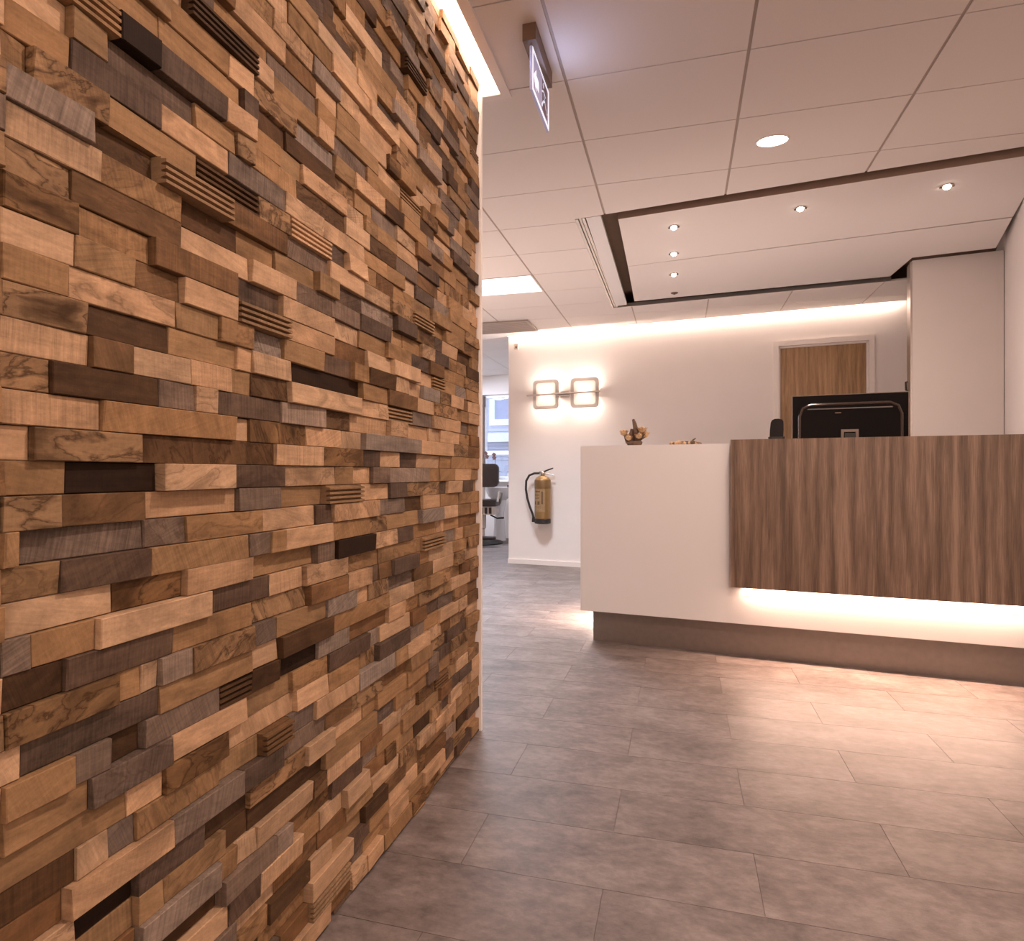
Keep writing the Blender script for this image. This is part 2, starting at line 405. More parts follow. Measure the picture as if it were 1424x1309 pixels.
cb = fin('cross_bar', bm, M['bar'], ceiling); cb['kind'] = 'stuff'

# boards hanging over the desk, inside the opening, with a shadow gap all round
def board(name, pts, mat=None, th=0.008):
    bm = BM(); prism(bm, pts, H - 0.001, H + th); return fin(name, bm, M[mat or 'tile'], ceiling, bevel=0.002, seg=1)
PFL, PFR, PBL, PBR = (-0.357, 3.728), (1.72, 3.475), (-0.39, 5.55), (1.735, 5.325)
JL, JR = (-0.370, 4.601), (1.905, 4.312)
def lerp(a, b, t): return (a[0] + (b[0] - a[0]) * t, a[1] + (b[1] - a[1]) * t)
# parts of the boards stop short of the right-hand wall
board('ceiling_board', [PFL, (1.700, 3.478), (1.740, 3.72), (1.893, 4.30), (JL[0], JL[1] - 0.003)])
board('ceiling_board', [(JL[0], JL[1] + 0.003), (1.897, 4.318), (2.045, 4.868), (1.571, 4.935), (1.556, 5.36), PBL])
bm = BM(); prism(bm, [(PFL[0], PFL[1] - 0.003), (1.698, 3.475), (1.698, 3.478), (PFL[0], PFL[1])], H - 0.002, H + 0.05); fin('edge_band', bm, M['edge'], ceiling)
board('ceiling_strip', [(-0.540, 3.660), (-0.452, 3.652), (-0.462, 5.640), (-0.566, 5.665)], 'white', 0.02)
for nm, a, b, z in (('track_rail', -0.6045, -0.588, -0.004), ('track_rail', -0.584, -0.570, 0.003), ('track_rail', -0.566, -0.549, 0.001)):
    bm = BM(); box(bm, a, b, 3.666, 5.722, H + z, H + z + 0.03); fin(nm, bm, M['alu'], ceiling)
# a bright line of trim where the strip ends at the back
bm = BM(); prism(bm, [(-0.60, 5.715), (1.60, 5.484), (1.60, 5.497), (-0.60, 5.728)], H - 0.003, H + 0.03); fin('opening_trim', bm, M['alu'], ceiling)

# light trough above the wooden wall
bm = BM()
box(bm, -0.690, -0.682, -2.4, 2.372, H - 0.004, H + 0.075)
box(bm, -0.690, -0.652, -2.4, 2.400, H - 0.007, H - 0.0005)
box(bm, -0.775, -0.682, 2.364, 2.372, H - 0.004, H + 0.075)
box(bm, -0.790, -0.690, 2.366, 2.400, H - 0.007, H - 0.0005)
box(bm, -0.775, -0.682, -2.4, 2.372, H + 0.070, H + 0.078)
box(bm, -0.783, -0.775, -2.4, 2.372, H - 0.004, H + 0.078)
cv = fin('trim_1', bm, M['trim'], kind='structure')
bm = BM(); box(bm, -0.710, -0.692, -0.5, 2.352, H + 0.040, H + 0.050)
fin('light_strip', bm, M['led'], cv)

# ------------------------------------------------------------------ walls
def wall(name, x0, x1, y0, y1, z0=0, z1=H + 0.16, mat='wall'):
    bm = BM(); box(bm, x0, x1, y0, y1, z0, z1); return fin(name, bm, M[mat], kind='structure')
def wall_line(name, p, q, th, z1=H + 0.16, mat='wall'):   # thickness to the right of p->q
    d = Vector((q[0] - p[0], q[1] - p[1])).normalized(); n = Vector((d.y, -d.x)) * th
    bm = BM(); prism(bm, [p, q, (q[0] + n.x, q[1] + n.y), (p[0] + n.x, p[1] + n.y)], 0, z1); return fin(name, bm, M[mat], kind='structure')
A = (2.117, 4.92); slope = 0.3253
wall_line('wall_right', (A[0] - slope * 1.52, A[1] - 1.52), (A[0] + slope * 1.2, A[1] + 1.2), 0.1)
wall_line('wall_right_return', (3.2, 3.20), (A[0] - slope * 1.52, A[1] - 1.52), 0.1)
wall('wall_entrance_side', 3.2, 3.3, -2.5, 3.3)
wall('wall_entrance', -0.9, 3.3, -2.6, -2.5)
wall('wall_corridor_left', -4.3, -4.2, 2.1, 9.6)
wall('wall_corridor_front', -4.2, -0.9, 2.1, 2.2)
wall('wall_far_right', -1.0, -0.9, 6.75, 9.2)

# back wall with its door opening (local frame: s along the wall, y behind it)
def at_back(name, bm, mat, **kw):
    o = fin(name, bm, mat, **kw); o.location = (-1.84, 6.635, 0); o.rotation_euler = (0, 0, BACK_A); return o
bm = BM()
box(bm, 0, 2.725, 0, 0.12, 0, H + 0.16); box(bm, 3.535, 4.75, 0, 0.12, 0, H + 0.16); box(bm, 2.725, 3.535, 0, 0.12, 2.232, H + 0.16)
at_back('wall_back', bm, M['wall'], kind='structure')
bm = BM(); box(bm, -0.004, 2.70, -0.014, 0, 0.0, 0.052); at_back('baseboard_back', bm, M['trim'], kind='structure', bevel=0.003)
door = at_back('door_1', (lambda b: (box(b, 2.758, 3.502, 0.045, 0.085, 0.005, 2.196), b)[1])(BM()), M['oakdoor'], kind='structure')
bm = BM()
for (a, b) in ((2.712, 2.757), (3.503, 3.548)): box(bm, a, b, -0.018, 0.12, 0, 2.244)
box(bm, 2.757, 3.503, -0.018, 0.12, 2.197, 2.244)
fin('door_frame', bm, M['trim'], door, bevel=0.004)
bm = BM()
for (a, b) in ((2.757, 2.772), (3.488, 3.503)): box(bm, a, b, 0.022, 0.045, 0, 2.197)
box(bm, 2.757, 3.503, 0.022, 0.045, 2.182, 2.197)
fin('door_stop', bm, M['trim'], door)
bm = BM(); tube(bm, [(2.83, 0.045, 1.03), (2.83, -0.005, 1.03), (2.84, -0.01, 1.03), (2.95, -0.01, 1.03)], 0.009); fin('door_handle', bm, M['steel'], door, smooth=True)
# wall-wash light in the slot between ceiling boards and back wall
bm = BM(); box(bm, 0.0, 3.78, -slot - 0.006, -slot + 0.001, H - 0.001, H + 0.07); box(bm, 0.0, 3.78, -slot, 0, H + 0.062, H + 0.07)
cv2 = at_back('trim_2', bm, M['trim'], kind='structure')
bm = BM(); box(bm, 0.01, 3.75, -slot + 0.006, -slot + 0.022, H + 0.036, H + 0.046); fin('light_strip', bm, M['ledwall'], cv2)

# window wall of the treatment room
def at_win(name, bm, mat, **kw):
    o = fin(name, bm, mat, **kw)
    if o.parent is None: o.location = (-2.749, 9.191, 0); o.rotation_euler = (0, 0, BACK_A)
    return o
WS0, WS1, WZ0, WZ1 = -0.245, 0.86, 0.90, 2.215
bm = BM()
box(bm, -1.6, WS0, 0, 0.2, 0, H + 0.16); box(bm, WS1, 2.0, 0, 0.2, 0, H + 0.16)
box(bm, WS0, WS1, 0, 0.2, 0, WZ0); box(bm, WS0, WS1, 0, 0.2, WZ1, H + 0.16)
at_win('wall_far', bm, M['wall'], kind='structure')
bm = BM()
box(bm, WS0, WS0 + 0.05, 0.05, 0.11, WZ0, WZ1); box(bm, WS1 - 0.05, WS1, 0.05, 0.11, WZ0, WZ1)
box(bm, WS0, WS1, 0.05, 0.11, WZ0, WZ0 + 0.05); box(bm, WS0, WS1, 0.05, 0.11, WZ1 - 0.05, WZ1); box(bm, 0.33, 0.39, 0.05, 0.11, WZ0, WZ1)
box(bm, WS0 + 0.05, 0.33, 0.055, 0.105, 1.285, 1.345); box(bm, 0.39, WS1 - 0.05, 0.055, 0.105, 1.285, 1.345)
win = at_win('window_1', bm, M['facadew'], kind='structure')
for a, b, c, d in ((WS0 + .05, .33, 1.345, WZ1 - .05), (WS0 + .05, .33, WZ0 + .05, 1.285), (.39, WS1 - .05, 1.345, WZ1 - .05), (.39, WS1 - .05, WZ0 + .05, 1.285)):
    bm = BM(); box(bm, a, b, 0.078, 0.082, c, d); fin('window_pane', bm, M['glass'], win)
bm = BM(); box(bm, WS0 - 0.04, WS1 + 0.04, -0.12, 0.05, WZ0 - 0.03, WZ0); fin('window_sill', bm, M['facadew'], win, bevel=0.004)
bm = BM(); box(bm, WS0, WS0 + 0.035, -0.03, 0.03, WZ0, WZ1 - 0.07); box(bm, WS0 - 0.012, WS0 + 0.047, -0.045, 0.03, WZ1 - 0.16, WZ1 - 0.02)
fin('blind_guide', bm, M['brownbox'], win)

# ------------------------------------------------------------------ the wall of reclaimed wood blocks
XW = -0.755
bm = BM(); box(bm, -0.90, -0.783, -2.5, 2.285, 0, H)
wl = fin('wall_left', bm, M['brownbox'], kind='structure')
bm = BM(); box(bm, -0.905, -0.744, 2.286, 2.300, 0, H - 0.004); fin('edge_board', bm, M['trim'], wl)
TONE = {'L': (0.455, 0.288, 0.166), 'T': (0.292, 0.171, 0.083), 'B': (0.172, 0.092, 0.042), 'G': (0.169, 0.118, 0.086), 'DG': (0.105, 0.068, 0.046),
        'GL': (0.255, 0.191, 0.146), 'DB': (0.079, 0.042, 0.020), 'K': (0.022, 0.011, 0.0055), 'S': (0.299, 0.178, 0.090), 'SB': (0.191, 0.106, 0.047), 'SD': (0.121, 0.066, 0.031), 'R': (0.280, 0.172, 0.092)}
ROWS = """-24:1478,1647,T+;-22:1147,1321,L+;-21:1019,1157,DB;-20:1301,1429,T;-19:982,1115,L+ 1195,1289,L;-18:1242,1382,DG 1610,1765,T;-17:721,877,GL+ 879,923,T 928,965,L 982,1157,L 1164,1220,SD 1473,1599,L;-16:722,766,T 767,892,T 899,965,DB- 967,1198,DB- 1209,1448,T;-15:622,717,K- 722,846,DG 850,965,DB-;-14:613,774,L+ 778,939,G+ 1049,1216,G;-13:534,625,DB 628,672,L 674,716,G 717,886,T 1168,1344,L 1353,1545,GL+ 1620,1783,L+;-12:534,701,T 704,761,L 766,905,SB 1106,1210,L 1217,1349,T 1456,1650,DG;-11:536,643,T 644,779,G+ 781,954,L 1094,1217,T 1224,1422,DG 1481,1663,L;-10:534,618,T+ 619,674,G 674,728,DB- 733,879,G 885,967,RD 967,1047,DB 1050,1182,K- 1185,1306,GL 1315,1512,B- 1523,1626,L;-9:556,733,DG 757,968,T 967,1041,L 1044,1228,DB+ 1232,1431,T 1446,1512,T 1523,1688,L;-8:534,685,SB+ 724,755,L 758,817,GL+ 819,954,S+ 967,1036,G 1036,1203,T 1214,1331,GL+ 1336,1403,L 1518,1688,G-;-7:534,610,DB 611,782,DG 784,963,T 967,1135,S 1141,1286,B+ 1294,1403,L+ 1412,1461,DG 1466,1518,B 1534,1701,DG+;-6:534,567,G 569,651,T 654,858,L+ 860,1022,DG 1022,1125,L 1131,1282,L+ 1294,1451,T 1461,1556,T 1562,1721,T 1735,1913,R+;-5:534,683,L 686,806,SB- 809,967,L 967,1168,T 1175,1243,G 1247,1417,K+ 1426,1550,L 1567,1650,DG 1669,1850,T;-4:534,606,T 607,740,DG 744,949,T 954,1015,G 1058,1221,L+ 1232,1398,T 1407,1497,S 1507,1701,T 1721,1897,GL+;-3:534,550,T 552,732,G- 737,809,G 813,996,T 996,1161,L 1168,1217,DG 1232,1436,L+ 1451,1614,G 1620,1742,DB 1748,1873,L 1889,2060,T;-2:534,600,S 603,734,B 737,930,L- 935,1058,G 1058,1199,T- 1206,1353,R+ 1362,1502,L 1518,1626,DG 1632,1857,S 1873,1937,DG 1945,2069,L 2078,2218,DG;-1:534,615,T 617,757,K- 760,909,L+ 914,1069,DG 1069,1243,L 1251,1327,T 1512,1791,GL;0:534,570,L 571,731,S 731,1037,SD 1037,1199,L 1203,1366,SB 1375,1451,DG 1461,1567,L 1579,1695,DG 1708,1889,L;1:534,662,L 663,923,T 967,1131,SB 1138,1274,L 1282,1366,L 1375,1708,GL+ 1715,1997,L;2:534,592,S 593,753,DB 755,825,G 828,873,L 875,1056,DG 1056,1203,GL 1206,1310,SD 1319,1512,L;3:534,645,L 646,711,B 712,819,L 821,916,L 967,1070,SD 1073,1357,L+ 1518,1669,R 1676,1820,G 1913,2060,L+;4:534,639,S 641,777,DB 779,928,T 967,1076,L 1082,1371,K- 1380,1502,T 1512,1695,B 1701,1827,L;5:534,617,T 617,789,L 791,883,T 1064,1203,T 1210,1327,DG 1331,1403,T 1407,1550,DB+;6:534,623,L 623,711,T 714,802,B 802,921,L+ 925,1071,R+ 1073,1247,L 1255,1403,B- 1534,1708,L+;7:534,629,SB 629,746,T 746,916,B+ 921,1052,DG- 1058,1217,L 1251,1366,L 1507,1638,T 1650,1791,DG;8:534,622,S 622,802,B 967,1076,L 1100,1232,G 1236,1366,G 1371,1528,DG;9:534,661,L 661,802,T 802,939,DB- 1255,1380,DG- 1384,1556,GL;10:534,644,GL+ 644,756,SD- 756,905,R+ 1076,1228,G 1384,1528,L 1663,1812,R+;11:534,571,T 571,674,S 674,838,T 838,992,RD- 1232,1298,DG 1302,1394,L 1451,1556,B;12:538,618,T 619,763,DG 763,909,L 1067,1206,L 1206,1384,L 1701,1842,DG;13:619,670,T 672,834,DG- 834,925,T 967,1106,T 1109,1298,SD 1412,1567,SD 1567,1695,G 1708,1873,B;14:686,753,K+ 753,896,DG+ 967,1055,T 1058,1125,T 1128,1302,L 1573,1701,L 1715,1873,DG;15:757,937,T 937,978,DG 978,1076,DB- 1076,1258,DB 1431,1567,G;16:772,903,T 905,967,L 1258,1344,T;17:813,973,RD+ 1025,1178,T 1182,1236,L 1243,1375,G 1403,1590,T;18:1022,1182,G 1258,1461,T;19:1070,1182,B 1676,1827,L;21:1070,1228,T 1403,1562,L+ 1897,2078,G;22:1171,1344,L;23:1192,1255,DB 1344,1539,T 1708,1776,S 1962,2050,DB;25:1298,1476,L 1481,1638,DG-;27:1608,1748,RD"""
PITCH, ZB = 0.041855, 1.01489
blocks = []                             # y0, y1, row, tone, ridged, proud
rnd = random.Random(11)
given = {}
for part in ROWS.split(';'):
    k, v = part.split(':'); L_ = []
    for e in v.split():
        a, b, t = e.split(','); pr = 0
        if t[-1] in '+-': pr = 1 if t[-1] == '+' else -1; t = t[:-1]
        rg = t in ('R', 'RD')
        if t == 'RD': t = 'DB'
        L_.append([int(a) / 1000, int(b) / 1000, t, rg, pr])
    given[int(k)] = L_
YA, YZ = 0.02, 2.284
def rand_tone(near_known):
    q = rnd.random()
    if near_known: table = (('L', .34), ('T', .40), ('B', .08), ('G', .05), ('S', .10), ('GL', .03))
    else: table = (('L', .25), ('T', .30), ('B', .10), ('G', .08), ('DG', .07), ('DB', .05), ('S', .07), ('GL', .04), ('SB', .03), ('R', .01))
    for t, p in table:
        q -= p
        if q < 0: return t
    return 'T'
def fill(r, a, b, known):
    out = []; n = max(1, round((b - a) / rnd.uniform(0.095, 0.150)))
    cuts = sorted([a, b] + [a + (b - a) * (i + rnd.uniform(-.32, .32)) / n for i in range(1, n)])
    for p, q in zip(cuts, cuts[1:]):
        t = rand_tone(known); out.append([p, q, t, t == 'R' or rnd.random() < 0.012, rnd.choice((0, 0, 0, 1, -1))])
    return out
for r in range(-25, 36):
    y = YA - rnd.uniform(0, 0.08); row = []
    g = given.get(r, [])
    for i, b in enumerate(g):
        if b[0] - y > 0.035: row += fill(r, y, b[0], len(g) > 4)
        elif row: row[-1][1] = b[0]
        else: b[0] = y
        row.append(b); y = b[1]
    if YZ - y > 0.03: row += fill(r, y, YZ, len(g) > 6)
    elif row: row[-1][1] = YZ
    for b in row: blocks.append((max(YA, b[0]), min(YZ, b[1]), r, b[2], b[3], b[4]))
def block_bm(bm, b, layers):
    y0, y1, r, t, ridged, pr = b
    z0, z1 = ZB + PITCH * r, ZB + PITCH * (r + 1)
    z0 = max(z0, 0.002); z1 = min(z1, H - 0.003)
    if z1 - z0 < 0.006: return
    g = 0.0005; y0 += g * rnd.uniform(.5, 1.6); y1 -= g * rnd.uniform(.5, 1.6); z0 += g * rnd.uniform(.2, 1.4); z1 -= g * rnd.uniform(.2, 1.4)
    xf = XW + {0: rnd.gauss(0, .0036), 1: rnd.uniform(.007, .012), -1: rnd.uniform(-.012, -.007)}[pr]; xb = -0.783
    if y1 > 2.16: xf = min(xf, XW + .004)
    c = 0.0011; ty = rnd.gauss(0, .0011); tz = rnd.gauss(0, .0007)
    wob = lambda: rnd.gauss(0, 0.0004)
    lum = rnd.uniform(.88, 1.12); hue = rnd.uniform(-.04, .04)
    col = TONE[t]; col = (min(1, col[0] * lum * (1 + hue)), col[1] * lum, col[2] * lum * (1 - hue), 1)
    mixv = (1.0 if t in ('S', 'SB', 'SD') else (0.55 if rnd.random() < .14 else 0.0), rnd.choice((0, .15, .3, .65)) if t not in ('G', 'DG', 'GL') else rnd.uniform(.6, 1), rnd.uniform(.3, .85) if t not in ('SB', 'SD', 'DB', 'B', 'DG') else rnd.uniform(.6, 1), 1)
    ox, oy, oz = rnd.uniform(0, 60), rnd.uniform(0, 60), rnd.uniform(0, 60); tilt = rnd.choice((0, 0, 0, 0, .25, -.35, 1.2))
    faces = []
    if ridged:
        n = 4; h = (z1 - z0) / n; prof = [(xb, z0)]
        for k in range(n):
            prof += [(xf + .004, z0 + h * (k + .06)), (xf + .004, z0 + h * (k + .52)), (xf - .006, z0 + h * (k + .64)), (xf - .006, z0 + h * (k + .94))]
        prof += [(xb, z1)]
        a = [bm.verts.new((p[0], y0, p[1])) for p in prof]; e = [bm.verts.new((p[0], y1, p[1])) for p in prof]
        faces += [bm.faces.new(a), bm.faces.new(e[::-1])]
        for i in range(len(prof) - 1): faces.append(bm.faces.new((a[i], e[i], e[i + 1], a[i + 1])))
    else:
        def ringv(x, ins, k): return [bm.verts.new((x + k * (ty * sy + tz * sz) + k * wob(), yy + ins * (1 if sy < 0 else -1) + wob() * k, zz + ins * (1 if sz < 0 else -1))) for sy, sz, yy, zz in ((-1, -1, y0, z0), (1, -1, y1, z0), (1, 1, y1, z1), (-1, 1, y0, z1))]
        A_, B_, C_ = ringv(xb, 0, 0), ringv(xf - c, 0, 1), ringv(xf, c, 1)
        for P_, Q_ in ((A_, B_), (B_, C_)):
            for i in range(4): faces.append(bm.faces.new((P_[i], P_[(i + 1) % 4], Q_[(i + 1) % 4], Q_[i])))
        faces.append(bm.faces.new(C_))
    tl, kl, wlr = layers; ca, sa = math.cos(tilt), math.sin(tilt)
    for f in faces:
        for lp in f.loops:
            lp[tl] = col; lp[kl] = mixv
            p = lp.vert.co; v, z = p.y, p.z
            lp[wlr] = (p.x + ox, v * ca - z * sa + oy, v * sa + z * ca + oz, 1)
def new_layers(bm): return [bm.loops.layers.float_color.new(n) for n in ('tint', 'kindmix', 'wc')]
def shown(b):                           # how large the block shows from where the photograph was taken
    y0, y1 = max(b[0], 0.53), b[1]; z = ZB + PITCH * (b[2] + .5) - CAM_H
    if y1 <= y0: return 0
    def px(y): d = y * math.cos(YAW) - XW * math.sin(YAW); return FPX * (XW * math.cos(YAW) + y * math.sin(YAW)) / d, FPX * z / d, FPX * PITCH / d
    (u0, v0, h0), (u1, v1, h1) = px(y0), px(y1)
    if (min(abs(v0), abs(v1)) > 655): return 0
    return (u1 - u0) * (h0 + h1) / 2
order = sorted(blocks, key=shown, reverse=True)
for b in order[:300]:
    bm = BM(); ly = new_layers(bm); block_bm(bm, b, ly)
    if len(bm.faces): fin('wood_block', bm, M['wood'], wl)
    else: bm.free()
bm = BM(); ly = new_layers(bm)
for b in order[300:]: block_bm(bm, b, ly)
fin('wood_cladding', bm, M['wood'], wl, kind='stuff')
# ------------------------------------------------------------------ reception desk (local frame: u along the front, v away from the viewer)
desk = thing('reception_desk', 'white reception desk with grey-brown wood front panel lit from below', 'desk', (-0.503, 3.713, 0), DESK_A)
UR = 2.105
bm = BM(); box(bm, 0.0, UR, 0.0, 0.62, 0.0, 0.186); fin('plinth', bm, M['plinth'], desk, bevel=0.002, seg=1)
bm = BM(); box(bm, -0.062, UR, -0.060, 0.235, 0.185, 1.160); fin('front_body', bm, M['white'], desk, bevel=0.0015, seg=1)
bm = BM(); box(bm, -0.062, UR, 0.2355, 0.262, 1.132, 1.160); fin('counter_shelf', bm, M['white'], desk, bevel=0.0015, seg=1)
bm = BM(); box(bm, -0.062, -0.022, 0.235, 0.80, 0.185, 0.77); fin('end_panel', bm, M['white'], desk, bevel=0.0015, seg=1)
bm = BM(); box(bm, -0.022, UR, 0.235, 0.80, 0.73, 0.760); fin('worktop', bm, M['white'], desk, bevel=0.0015, seg=1)
bm = BM(); box(bm, 0.782, UR, -0.120, -0.098, 0.390, 1.178); box(bm, 0.782, UR, -0.0979, 0.262, 1.1605, 1.178)
fin('wood_panel', bm, M['oak'], desk, bevel=0.001, seg=1)
bm = BM(); box(bm, 0.85, UR - 0.005, -0.0608, -0.0602, 0.340, 0.388); fin('light_strip', bm, M['leddesk'], desk)
bm = BM(); box(bm, -0.0645, -0.0625, 0.30, 0.78, 0.190, 0.215); fin('light_strip', bm, M['ledend'], desk)

bm = BM(); box(bm, 0.85, UR - 0.005, -0.099, -0.082, 0.384, 0.3895); fin('light_strip', bm, M['trim'], desk)
DM = desk.matrix_basis
c = DM @ Vector(((0.85 + UR) / 2, -0.0675, 0.383)); d = DM.to_3x3() @ Vector((0, -0.25, -1.0))
area('desk_underlight', c, c + d, UR - 0.86, 0.010, 20, (1.0, 0.63, 0.46))
c = DM @ Vector((-0.068, 0.60, 0.200)); d = DM.to_3x3() @ Vector((-0.9, 0, -1.0))
area('desk_end_underlight', c, c + d, 0.012, 0.40, 13, (1.0, 0.72, 0.58)).rotation_euler = (Matrix.Rotation(DESK_A, 3, 'Z') @ Matrix.Rotation(R(42), 3, 'Y')).to_euler()
# what stands on the desk
mon = thing('computer_monitor', 'large black computer monitor seen from behind above the wooden desk front', 'monitor', desk.matrix_basis @ Vector((1.407, 0.47, 0.7605)), DESK_A)
bm = BM(); box(bm, -0.300, 0.300, 0.0, 0.022, 0.335, 0.700); fin('housing', bm, M['blackdull'], mon, bevel=0.004)
bm = BM(); ring_y(bm, [(-0.3025, 0.3325), (0.3025, 0.3325), (0.3025, 0.7025), (-0.3025, 0.7025)], [(-0.299, 0.336), (0.299, 0.336), (0.299, 0.699), (-0.299, 0.699)], -0.001, 0.026); fin('bezel', bm, M['brownsteel'], mon)
bm = BM(); pts = [(x, z + 0.470) for x, z in rounded_rect(0.535, 0.375, 0.06)]; prism_y(bm, pts, -0.035, 0.001); fin('back_cover', bm, M['blackdull'], mon, bevel=0.012, seg=3, smooth=True)
bm = BM(); tube(bm, [(-0.262, -0.030, 0.36), (-0.262, -0.032, 0.575), (-0.245, -0.033, 0.622), (-0.205, -0.034, 0.642), (0.205, -0.034, 0.642), (0.245, -0.033, 0.622), (0.262, -0.032, 0.575), (0.262, -0.030, 0.36)], 0.009, n=8)
fin('cover_ridge', bm, M['ridge'], mon, smooth=True)
bm = BM(); box(bm, -0.22, 0.215, -0.040, -0.034, 0.612, 0.619); fin('vent_lip', bm, M['ridge'], mon, bevel=0.002, seg=1)
bm = BM(); box(bm, -0.075, -0.043, -0.037, -0.0345, 0.588, 0.593); fin('badge', bm, M['brownsteel'], mon)
bm = BM(); ring_y(bm, [(-0.045, 0.40), (0.045, 0.40), (0.045, 0.492), (-0.045, 0.492)], [(-0.030, 0.415), (0.030, 0.415), (0.030, 0.477), (-0.030, 0.477)], -0.052, -0.0345); fin('mount_bracket', bm, M['brownsteel'], mon, bevel=0.002, seg=1)
bm = BM(); box(bm, -0.028, 0.028, -0.075, -0.045, 0.012, 0.47); fin('stand_neck', bm, M['blackm'], mon, bevel=0.006)
bm = BM(); prism(bm, rounded_rect(0.26, 0.2, 0.04), 0.0, 0.014); bmesh.ops.translate(bm, verts=bm.verts, vec=(0, -0.03, 0)); fin('stand_foot', bm, M['blackm'], mon, bevel=0.003)

ph = thing('cordless_phone', 'small black cordless phone upright in its cradle left of the monitor', 'phone', desk.matrix_basis @ Vector((1.012, 0.115, 1.1785)), DESK_A)
bm = BM()
sec = [(0.0, 0.080, 0.055), (0.012, 0.080, 0.055), (0.022, 0.060, 0.040)]
prism(bm, rounded_rect(0.085, 0.062, 0.02), 0, 0.022); fin('cradle', bm, M['blackm'], ph, bevel=0.005)
bm = BM(); pr_ = [(-0.036, 0.014), (0.034, 0.014), (0.036, 0.06), (0.035, 0.105), (0.028, 0.117), (0.010, 0.122), (-0.010, 0.121), (-0.024, 0.114), (-0.030, 0.10), (-0.034, 0.06)]
prism_y(bm, pr_, -0.016, 0.016); fin('handset', bm, M['black'], ph, bevel=0.006, seg=3, smooth=True)

# dried arrangements on the white shelf
dr = thing('dried_arrangement', 'dried driftwood and blossom arrangement standing on white counter end', 'decoration', desk.matrix_basis @ Vector((0.232, 0.075, 1.1607)), DESK_A)
bm = BM(); lathe(bm, [(0.034, 0.0), (0.045, 0.010), (0.048, 0.024), (0.040, 0.030), (0.0, 0.028)], n=14, sy=0.8); fin('bark_bowl', bm, M['driftwood'], dr, smooth=True)
for pts, rr in (([(0.016, 0, 0.02), (0.012, 0, 0.08), (0.002, 0, 0.130), (-0.008, 0.004, 0.160)], [0.020, 0.017, 0.013, 0.008]), ([(-0.016, 0.01, 0.02), (-0.020, 0.01, 0.07), (-0.014, 0.01, 0.103)], [0.018, 0.016, 0.010]), ([(0.030, -0.01, 0.02), (0.022, -0.012, 0.06), (0.012, -0.012, 0.085)], [0.012, 0.010, 0.006]), ([(-0.04, 0, 0.02), (-0.052, 0, 0.05), (-0.064, 0, 0.075)], [0.012, 0.009, 0.006])):
    bm = BM(); tube(bm, pts, rr, n=7)
    for v in bm.verts: v.co += Vector((random.uniform(-.002, .002), random.uniform(-.002, .002), 0))
    fin('driftwood_stick', bm, M['driftwood'], dr, smooth=True)
for c, r in (((-0.062, -0.006, 0.082), 0.026), ((0.046, -0.008, 0.096), 0.028), ((0.060, 0.012, 0.070), 0.026), ((-0.034, 0.02, 0.062), 0.022), ((0.030, -0.024, 0.060), 0.024), ((-0.030, -0.026, 0.048), 0.022)):
    bm = BM(); blob(bm, c, r * .85, r * .85, r * .72, 9, 7, 0.1)
    for k in range(9):
        a = 2 * math.pi * k / 9; q = [bm.verts.new(Vector(c) + Vector((r * s * math.cos(a + da), r * s * math.sin(a + da), dz * r))) for s, da, dz in ((.5, -.3, -.3), (1.05, -.25, .25), (1.2, 0, .5), (1.05, .25, .25), (.5, .3, -.3))]; bm.faces.new(q)
    fin('dried_blossom', bm, M['blossom'], dr)
for k in range(22):
    a = random.uniform(0, 6.28); r0 = 0.03; r1 = random.uniform(0.06, 0.085); z1 = random.uniform(0.035, 0.075)
    d = Vector((math.cos(a), math.sin(a) * .7, 0)); s = Vector((-d.y, d.x, 0)) * 0.010
    bm = BM(); pts = [d * r0 + Vector((0, 0, .025)), d * (r0 + r1) / 2 + s + Vector((0, 0, z1)), d * r1 + Vector((0, 0, z1 + .008)), d * (r0 + r1) / 2 - s + Vector((0, 0, z1 - .003))]
    top = [bm.verts.new(p) for p in pts]; bot = [bm.verts.new(p - Vector((0, 0, .002))) for p in pts]
    bm.faces.new(top); bm.faces.new(bot[::-1])
    for i in range(4): bm.faces.new((top[i], bot[i], bot[(i + 1) % 4], top[(i + 1) % 4]))
    fin('dried_leaf', bm, M['dryleaf'], dr)
sc = thing('dried_flower_spray', 'low spray of dried flower heads lying flat on white counter', 'decoration', desk.matrix_basis @ Vector((0.522, 0.075, 1.1625)), DESK_A)
for k in range(11):
    x = -0.078 + 0.0152 * k + random.uniform(-.005, .005); y = random.uniform(-.03, .03); r = random.uniform(.010, .017)
    bm = BM(); blob(bm, (x, y, r * 0.85), r, r, r * .85, 8, 6, 0.12); fin('flower_head', bm, M['dryleaf' if k in (1, 6, 8) else 'blossom'], sc, smooth=True)
for (a, b) in (((-0.085, 0.0, 0.008), (0.02, 0.012, 0.018)), ((0.095, -0.01, 0.008), (0.0, 0.0, 0.020)), ((0.03, -0.02, 0.01), (0.062, 0.004, 0.038))):
    bm = BM(); tube(bm, [a, ((a[0] + b[0]) / 2, 0.005, (a[2] + b[2]) / 2 + .004), b], [.003, .004, .003], n=6); fin('twig', bm, M['driftwood'], sc, smooth=True)

